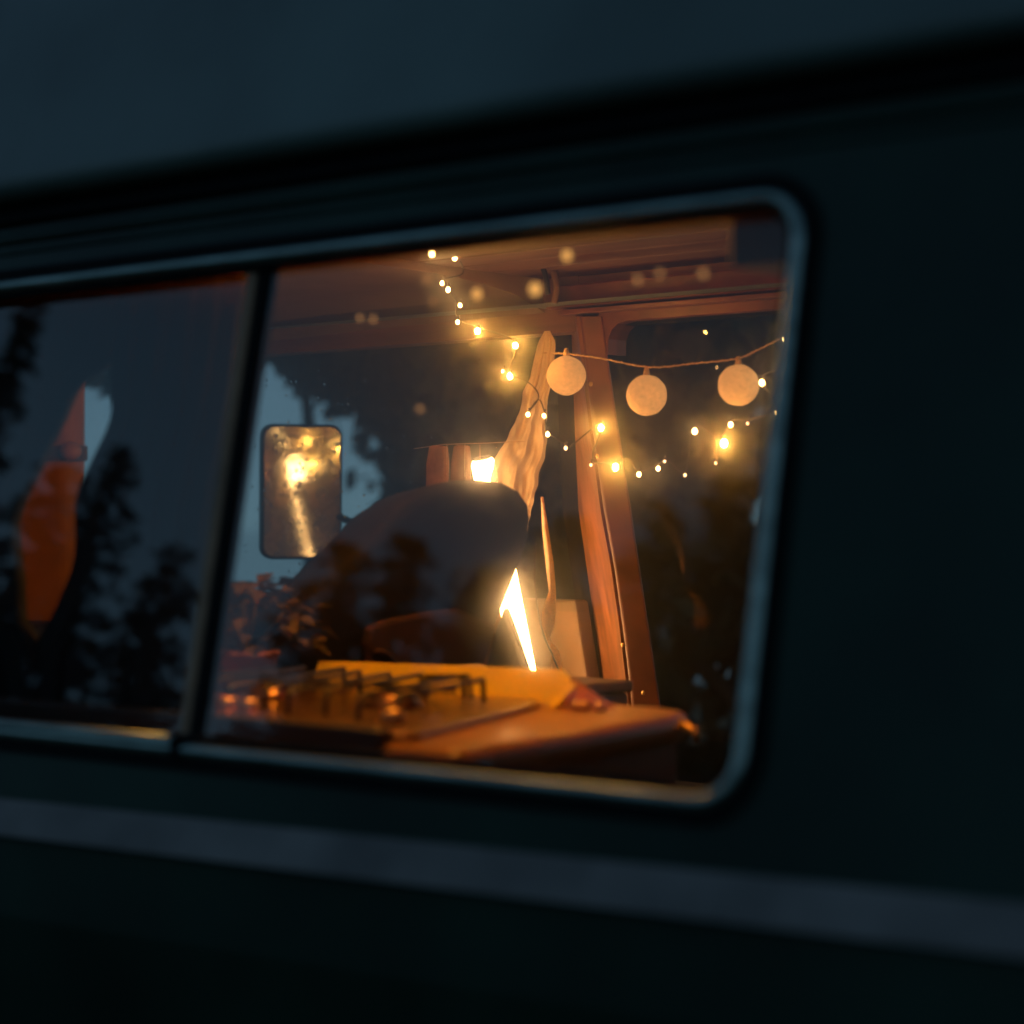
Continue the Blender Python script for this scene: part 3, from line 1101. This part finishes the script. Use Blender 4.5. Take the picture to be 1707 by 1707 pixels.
for i in range(14):
    fs += [(i, i + 1, 31 + i, 30 + i), (15 + i, 45 + i, 46 + i, 16 + i), (i, 15 + i, 16 + i, i + 1), (30 + i, 31 + i, 46 + i, 45 + i)]
fs += [(0, 30, 45, 15), (14, 29, 59, 44)]
mobj('lamp_shield', vs, fs, 'alu', lamp, smooth=False)  # added shell that cuts the lamp's glare towards the wing mirror
tube('cap', [LAMP_TOP + dirn * .001, LAMP_TOP + dirn * .004], .016, 'black_plastic', lamp, seg=14)

# ---------------------------------------------------------------- cloth
def cloth(name, left, right, y, amp, folds, mat, n=28, m=26, label=None, cat=None, on=None, phase=0.0, ragged=0.0, crumple=0.0):
    """sheet between two edges given top to bottom; folds push it back and forth"""
    on = on or (lambda px, py, off: at_y(px, py, y + off))
    L = smooth_path([Vector((a, b, 0)) for a, b in left], 8)
    R = smooth_path([Vector((a, b, 0)) for a, b in right], 8)

    def samp(path, t):
        q = t * (len(path) - 1)
        i = min(int(q), len(path) - 2)
        return path[i].lerp(path[i + 1], q - i)
    vs, fs = [], []
    for i in range(n + 1):
        t = i / n
        a, b = samp(L, t), samp(R, t)
        for j in range(m + 1):
            s = j / m
            p = a.lerp(b, s)
            off = amp * (.35 + .65 * t) * (math.sin(2 * math.pi * folds * s + phase + .8 * math.sin(3 * t)) + .35 * math.sin(2 * math.pi * folds * 2.3 * s + 4 * t))
            px, py = p.x, p.y
            if crumple:
                off += crumple * mnoise.noise(Vector((px * .045, py * .018, 3.1))) + crumple * .5 * mnoise.noise(Vector((px * .12, py * .05, 7.7)))
                px += 7 * t * mnoise.noise(Vector((s * 2.0, py * .05, 1.3)))
            if ragged and i == n:
                py += ragged * random.uniform(-1, 1)
            vs.append(on(px, py, off))
    for i in range(n):
        for j in range(m):
            a = i * (m + 1) + j
            fs.append((a, a + 1, a + m + 2, a + m + 1))
    o = mobj(name, vs, fs, mat, None, smooth=True)
    md = o.modifiers.new('solid', 'SOLIDIFY')
    md.thickness = .0012
    return tag(o, label, cat)


cloth('lace_curtain', [(908, 552), (897, 572), (890, 600), (884, 628), (873, 655), (866, 688), (854, 714), (843, 738), (830, 756), (820, 782), (812, 830), (815, 880)],
      [(916, 552), (925, 570), (924, 600), (919, 640), (913, 672), (911, 705), (909, 745), (903, 780), (896, 810), (889, 845), (880, 880)], 2.70, .008, 2.3, 'lace', n=70, m=80,
      label='cream lace curtain gathered at the far door post', cat='curtain', ragged=6, crumple=.008)
cloth('dark_curtain', [(-320, 430), (-330, 700), (-330, 960), (-320, 1260)], [(206, 460), (200, 560), (182, 610), (140, 642), (112, 700), (74, 775), (38, 852), (34, 900), (42, 960), (46, 1035), (66, 1075), (75, 1250)], 0, .006, 6, 'navy_cloth',
      label='dark curtain left of the gap in the left pane', cat='curtain', on=lambda px, py, off: at_near(px, py, .118 + off), n=40, m=60)
cloth('dark_curtain', [(186, 460), (186, 560), (186, 640), (184, 700), (154, 768), (128, 832), (126, 925), (100, 1000), (68, 1062), (48, 1090), (40, 1250)],
      [(420, 440), (404, 560), (384, 700), (366, 800), (352, 900), (338, 1000), (322, 1100), (300, 1255)], 0, .005, 5, 'navy_cloth',
      label='dark curtain between the gap and the window upright', cat='curtain', on=lambda px, py, off: at_near(px, py, .118 + off), n=40, m=60)
# seat belt
bl = [((903, 828), (906, 828)), ((905, 880), (914, 880)), ((911, 940), (923, 938)), ((916, 985), (927, 985)), ((904, 1020), (927, 1015)), ((903, 1045), (924, 1040)), ((911, 1065), (915, 1066)), ((920, 1090), (932, 1085)), ((918, 1150), (944, 1150))]
vs, fs = [], []
for i, (a, b) in enumerate(bl):
    w = .012 * math.sin(i * .9)
    vs += [at_y(*a, 2.76 + w), at_y(*b, 2.76 - w)]
for i in range(len(bl) - 1):
    fs.append((2 * i, 2 * i + 1, 2 * i + 3, 2 * i + 2))
sb = mobj('seat_belt', vs, fs, 'strap', None, smooth=True)
_m = sb.modifiers.new('solid', 'SOLIDIFY')
_m.thickness = .0015
tag(sb, 'twisted orange seat belt hanging before the door post', 'seat belt')
wi = [at_y(px, py, 2.74) for px, py in ((893, 905), (891, 950), (894, 1000), (905, 1055), (920, 1090), (934, 1125), (946, 1168), (950, 1200))]
tag(tube('power_cable', smooth_path(wi, 5), .0016, 'wire', None, seg=6), 'thin dark cable hanging beside the tube lamp', 'cable')

# cord with pouches above the seat
hc = empty('hanging_cord', at_y(740, 742, 2.66), 'thin cord with brown felt pouches above the cab seat', 'cord')
tube('cord', [at_y(px, py, 2.66) for px, py in ((690, 748), (740, 741), (800, 739), (872, 736))], .0009, 'cord', hc, seg=5)
for (a, b, t, l) in ((712, 741, 743, 815), (753, 778, 742, 815)):
    cloth_p = [at_y(px, py, 2.655) for px, py in ((a + 2, t), (b - 2, t), (b, t + 30), (b - 2, l), (a - 4, l), (a - 3, t + 30))]
    prism('pouch', cloth_p, (0, .014, 0), 'felt', hc, bevel=.004)
for px in (745, 775, 800):
    tube('thread', [at_y(px, 741, 2.655), at_y(px + random.uniform(-2, 2), 795, 2.655)], .0007, 'cord', hc, seg=5)

# ---------------------------------------------------------------- lights on strings
def string_lights(name, label, path, bulbs, wire_r=.0012, yb=2.62):
    pts = [at_y(px, py, y) for px, py, y in path]
    base = pts[0]
    e = empty(name, base, label, 'string lights')
    tube('wire', smooth_path(pts, 6), wire_r, 'wire', e, seg=5)
    for (px, py, y, r, mat) in bulbs:
        c = at_y(px, py, y)
        v, f = ball_data(c, r, 10, 7, (1, 1, 1.25))
        mobj('bulb', v, f, mat, e, smooth=True)
        if mat != 'glint_near':
            tube('socket', [c + Vector((0, .002, r * 1.25)), c + Vector((0, .003, r * 1.25 + .007))], .0016, 'wire', e, seg=6)
    return e


B, b_, d_ = 'bulb_bright', 'bulb', 'bulb_dim'
b1 = [(720, 423, 2.28, .0042, b_), (758, 430, 2.52, .0036, b_), (737, 472, 2.55, .0030, b_), (747, 483, 2.55, .0034, b_), (767, 509, 2.56, .0028, b_),
      (763, 537, 2.57, .0028, b_), (796, 552, 2.58, .0040, B), (859, 576, 2.60, .0038, B), (838, 619, 2.60, .0018, b_), (850, 627, 2.60, .0040, B),
      (880, 691, 2.62, .0030, b_), (907, 693, 2.62, .0028, b_), (913, 724, 2.63, .0030, b_), (943, 747, 2.64, .0028, d_)]
w1 = [(712, 405, 2.24), (720, 417, 2.28), (758, 424, 2.52), (772, 455, 2.54), (740, 468, 2.55), (760, 500, 2.56), (763, 531, 2.57), (796, 546, 2.58), (859, 570, 2.60),
      (850, 620, 2.60), (884, 640, 2.61), (898, 662, 2.62), (881, 686, 2.62), (898, 666, 2.62), (908, 688, 2.62), (913, 718, 2.63), (943, 742, 2.64)]
string_lights('fairy_lights', 'fairy light string zigzagging down from the ceiling to the lace curtain', w1, b1)
b2 = [(985, 775, 2.66, .0022, d_), (1002, 713, 2.66, .0040, B), (1026, 779, 2.66, .0044, B), (1065, 791, 2.67, .0030, b_), (1097, 781, 2.67, .0028, b_),
      (1108, 769, 2.67, .0020, d_), (1142, 792, 2.68, .0022, d_), (1158, 719, 2.66, .0036, b_), (1193, 772, 2.66, .0018, d_)]
w2 = [(950, 745, 2.65), (1002, 707, 2.66), (988, 765, 2.66), (1026, 772, 2.66), (1048, 765, 2.67), (1065, 785, 2.67), (1097, 774, 2.67), (1112, 766, 2.67), (1142, 786, 2.68), (1158, 712, 2.66), (1190, 730, 2.66), (1193, 768, 2.66)]
string_lights('fairy_lights', 'fairy light string sagging across the lower half of the far window', w2, b2)
b3 = [(1207, 739, 2.66, .0048, B), (1218, 708, 2.66, .0030, b_), (1246, 706, 2.66, .0018, d_), (1293, 688, 2.64, .0032, b_), (1270, 638, 2.64, .0034, b_),
      (1307, 611, 2.62, .0032, b_), (1305, 566, 2.62, .0028, b_)]
w3 = [(1200, 745, 2.66), (1218, 702, 2.66), (1246, 700, 2.66), (1293, 682, 2.64), (1270, 631, 2.64), (1307, 604, 2.62), (1305, 560, 2.62), (1320, 540, 2.62), (1345, 545, 2.62)]
string_lights('fairy_lights', 'fairy light string climbing the right edge of the window', w3, b3)
# dim glowing balls close behind the glass, standing in for blurred reflections
yb = lambda px, py, off: at_near(px, py, off).y
nearb = [(795, 490), (892, 482), (945, 426), (712, 466), (740, 460), (1063, 466), (1100, 456), (1172, 456), (600, 530), (622, 532), (700, 682), (722, 502)]
path = [(560, 505), (610, 526), (716, 462), (795, 486), (892, 478), (945, 422), (1063, 462), (1172, 452)]
e = empty('fairy_lights', at_near(560, 505, .14), 'dim glowing balls close behind the glass, standing in for blurred reflections', 'string lights')
for i, (px, py) in enumerate(nearb):
    c = at_near(px, py, .10 + .02 * (i % 3))
    r = (.0046, .0056, .0046, .0036, .003, .0034, .003, .0036, .0028, .0028, .0028, .003)[i]
    v, f = ball_data(c, r, 10, 7, (1, 1, 1.15))
    mobj('bulb', v, f, 'glint_near' if i < 3 else 'glint_faint', e, smooth=True)
for g0 in (('lead', (720, 380), (722, 502)),):
    tube('wire', [at_near(*g0[1], .13), at_near(*g0[2], .13)], .0004, 'wire', e, seg=4)

YBALL = 2.70
cb = empty('cotton_ball_lights', at_y(1078, 612, YBALL), 'string of three lit cotton ball lights across the far window', 'ball lights')
cp = [(905, 588), (944, 590), (1000, 597), (1083, 612), (1155, 606), (1227, 598), (1262, 584), (1305, 562), (1345, 545)]
cord = smooth_path([at_y(px, py, YBALL) for px, py in cp], 8)
tube('cord', cord, .0012, 'cord', cb, seg=6)
tw = []
for i, p in enumerate(smooth_path(cord, 4)):
    tw.append(p + Vector((0, .0013 * math.cos(i * .9), .0013 * math.sin(i * .9))))
tube('twisted_strand', tw, .0008, 'cord', cb, seg=5)
for (px, py, r) in ((944, 626, 33.0), (1078, 659, 34.0), (1231, 642, 34.5)):
    c = at_y(px, py, YBALL)
    Z = (c.x * DX + c.y * DY)
    R = r * Z / F
    v, f = ball_data(c, R, 32, 20)
    v = [c + (p - c) * (1 + .012 * math.sin(9 * (p - c).x / R + px) * math.cos(7 * (p - c).z / R)) for p in v]
    bo = mobj('cotton_ball', v, f, 'ball', cb, smooth=True)
    tube('socket', [c + Vector((0, 0, R * .97)), c + Vector((0, 0, R + .012))], [.006, .0032], 'cord', bo, seg=8)


# ---------------------------------------------------------------- trees
def leaf_cloud(cents, radii, count, size, seed, droop=0.0):
    rg = np.random.default_rng(seed)
    w = np.array(radii) ** 2.2
    pick = rg.choice(len(cents), count, p=w / w.sum())
    v = rg.normal(size=(count, 3))
    v /= np.linalg.norm(v, axis=1)[:, None]
    rad = np.array(radii)[pick] * rg.uniform(.25, 1.0, count) ** .45
    c = np.array(cents)[pick] + v * rad[:, None] * np.array([1, 1, .8])
    a = rg.normal(size=(count, 3)); a[:, 2] -= droop
    a /= np.linalg.norm(a, axis=1)[:, None]
    b = np.cross(a, rg.normal(size=(count, 3)))
    b /= np.linalg.norm(b, axis=1)[:, None]
    s = size * rg.uniform(.6, 1.3, count)[:, None]
    q = np.stack([c - a * s, c + b * s * .45, c + a * s, c - b * s * .45], 1).reshape(-1, 3)
    return q


def quads_mesh(name, q):
    n = len(q) // 4
    me = bpy.data.meshes.new(name)
    me.vertices.add(len(q))
    me.vertices.foreach_set('co', q.astype(np.float32).ravel())
    me.loops.add(4 * n)
    me.loops.foreach_set('vertex_index', np.arange(4 * n, dtype=np.int32))
    me.polygons.add(n)
    me.polygons.foreach_set('loop_start', np.arange(0, 4 * n, 4, dtype=np.int32))
    me.polygons.foreach_set('loop_total', np.full(n, 4, dtype=np.int32))
    me.update()
    return me


def leafy_tree(loc, h, crown_lo, spread, seed, label, leaves=7000, lsize=.07, puff=1.0, limb=.62):
    rd = random.Random(seed)
    root = empty('leafy_tree', loc, label, 'tree', 'leafy trees around the pitch')
    bend = [Vector((rd.uniform(-.07, .07) * i, rd.uniform(-.07, .07) * i, h * .85 * i / 4)) * (1 if i else 0) for i in range(5)]
    v, f = tube_data([p for p in smooth_path(bend, 4)], [.12 * h / 7 * (1 - .8 * i / 16) for i in range(17)], 9)
    me = mesh('trunk', v, f)
    o = bpy.data.objects.new('trunk', me); C.objects.link(o); o.parent = root
    me.materials.append(M['bark'])
    cents, radii = [], []
    lv, lf = [], []
    for k in range(26):
        t = rd.random()
        z = crown_lo + (h - crown_lo) * t
        a = rd.uniform(0, 6.28)
        rr = spread * (1 - .75 * t ** 1.6) * rd.uniform(.35, 1)
        c = Vector((rr * math.cos(a), rr * math.sin(a), z))
        cents.append(tuple(c)); radii.append(rd.uniform(.45, .8) * spread * .5 * puff)
        s = Vector((bend[2].x * .5, bend[2].y * .5, max(.3, z * limb)))
        v, f = tube_data([s, s.lerp(c, .5) + Vector((0, 0, .12)), c], [.05 * h / 7, .03 * h / 7, .01], 6)
        b = len(lv)
        lv += v; lf += [tuple(i + b for i in q) for q in f]
    me = mesh('limbs', lv, lf)
    o = bpy.data.objects.new('limbs', me); C.objects.link(o); o.parent = root
    me.materials.append(M['bark'])
    me = quads_mesh('crown', leaf_cloud(cents, radii, leaves, lsize, seed))
    o = bpy.data.objects.new('crown', me); C.objects.link(o); o.parent = root
    me.materials.append(M['foliage'])
    return root


SPR = []


def spruce_mesh(seed):
    rd = random.Random(seed)
    rg = np.random.default_rng(seed)
    q = []
    z = .09
    while z < 1.0:
        nb_ = int(12 - 5 * z)
        L = .21 * (1 - z) ** .85 + .006
        for k in range(nb_):
            a = rd.uniform(0, 6.28)
            l = L * rd.uniform(.6, 1.1)
            n_ = max(5, int(60 * l / .2))
            t = rg.uniform(.1, 1, n_)
            cx = np.stack([np.cos(a) * l * t, np.sin(a) * l * t, z - .16 * l * t + .25 * l * t * t], 1)
            cx += rg.normal(size=(n_, 3)) * .010 * np.array([1, 1, .6])
            ax1 = np.stack([np.cos(a) + rg.normal(size=n_) * .6, np.sin(a) + rg.normal(size=n_) * .6, -.5 + rg.normal(size=n_) * .4], 1)
            ax1 /= np.linalg.norm(ax1, axis=1)[:, None]
            bx = np.cross(ax1, rg.normal(size=(n_, 3))); bx /= np.linalg.norm(bx, axis=1)[:, None]
            s = .012 * rg.uniform(.7, 1.4, n_)[:, None]
            q.append(np.stack([cx - ax1 * s, cx + bx * s * .4, cx + ax1 * s, cx - bx * s * .4], 1).reshape(-1, 3))
        z += .026
    return quads_mesh('crown', np.concatenate(q))


def spruce(loc, h, kind, rot, label, wide=1.0):
    while len(SPR) < 2:
        SPR.append(spruce_mesh(40 + len(SPR)))
        SPR[-1].materials.append(M['needles'])
        v, f = tube_data([(0, 0, 0), (0, 0, .5), (0, 0, .98)], [.016, .009, .001], 8)
        tm = mesh('trunk', v, f)
        tm.materials.append(M['bark'])
        SPR[-1]['t'] = 0
        TRK.append(tm)
    root = empty('spruce_tree', loc, label, 'tree', 'spruces behind the viewpoint')
    root.rotation_euler.z = rot
    root.scale = (h * wide, h * wide, h)
    for nm, me in (('crown', SPR[kind]), ('trunk', TRK[kind])):
        o = bpy.data.objects.new(nm, me); C.objects.link(o); o.parent = root
    return root


TRK = []
# beyond the van: seen through its far windows
for (px, Z, h, lo_, sp, seed, lab) in (
        (1290, 8.0, 6.0, .4, 1.7, 11, 'bushy tree behind the right edge of the far window'),
        (1110, 9.5, 7.0, .5, 1.8, 12, 'bushy tree behind the hanging cotton balls'),
        (1030, 8.6, 6.5, .4, 0.95, 13, 'leafy tree behind the lace curtain'),
        (865, 10.0, 7.5, .5, .9, 14, 'leafy tree showing above the cab seat'),
        (915, 13.0, 8.0, .6, 1.25, 15, 'tree just right of the wing mirror, beyond the far door'),
        (515, 9.0, 3.4, 2.22, .95, 16, 'high-crowned tree whose branches hang over the wing mirror'),
        (300, 11.0, 4.6, 2.85, 1.25, 17, 'high-crowned tree behind the window upright')):
    p = at_Z(px, 880, Z)
    leafy_tree((p.x, p.y, 0), h, lo_, sp, seed, lab, leaves=9000 if seed < 15 else (26000 if seed > 15 else 15000), lsize=.075, puff=1.6 if seed > 15 else 1.0, limb=.92 if seed > 15 else .62)

# behind the viewpoint: seen mirrored in the panes
for i, (px, py, D, kind, wide, lab) in enumerate((
        (62, 470, 17.0, 0, .6, 'slim tall spruce mirrored at the left end of the left pane'),
        (-60, 640, 15.0, 1, 1.0, 'broad spruce mirrored at the left frame edge'),
        (110, 760, 15.0, 0, 1.2, 'low broad spruce mirrored below the curtain gap'),
        (205, 735, 16.0, 1, 1.0, 'spruce mirrored right of the curtain gap'),
        (300, 900, 14.0, 0, 1.2, 'low spruce mirrored beside the window upright'),
        (590, 890, 15.0, 1, 1.3, 'spruce mirrored on the back of the cab seat, left'),
        (690, 880, 16.0, 0, 1.2, 'spruce mirrored in the middle of the cab seat'),
        (810, 930, 15.0, 1, 1.4, 'low spruce mirrored near the tube lamp'),
        (960, 850, 16.0, 0, 1.3, 'spruce mirrored on the far door post'),
        (1120, 830, 15.0, 1, 1.4, 'spruce mirrored in the far window'),
        (1240, 780, 16.0, 0, 1.4, 'spruce mirrored at the right frame edge'),
        (1400, 700, 15.0, 1, 1.4, 'spruce mirrored in the dark wall right of the window'),
        (1600, 650, 16.0, 0, 1.4, 'spruce standing farthest right behind the viewpoint'))):
    t = mirrored(px, py, D)
    spruce((t.x, t.y, 0), t.z, kind, i * 1.3, lab, wide)
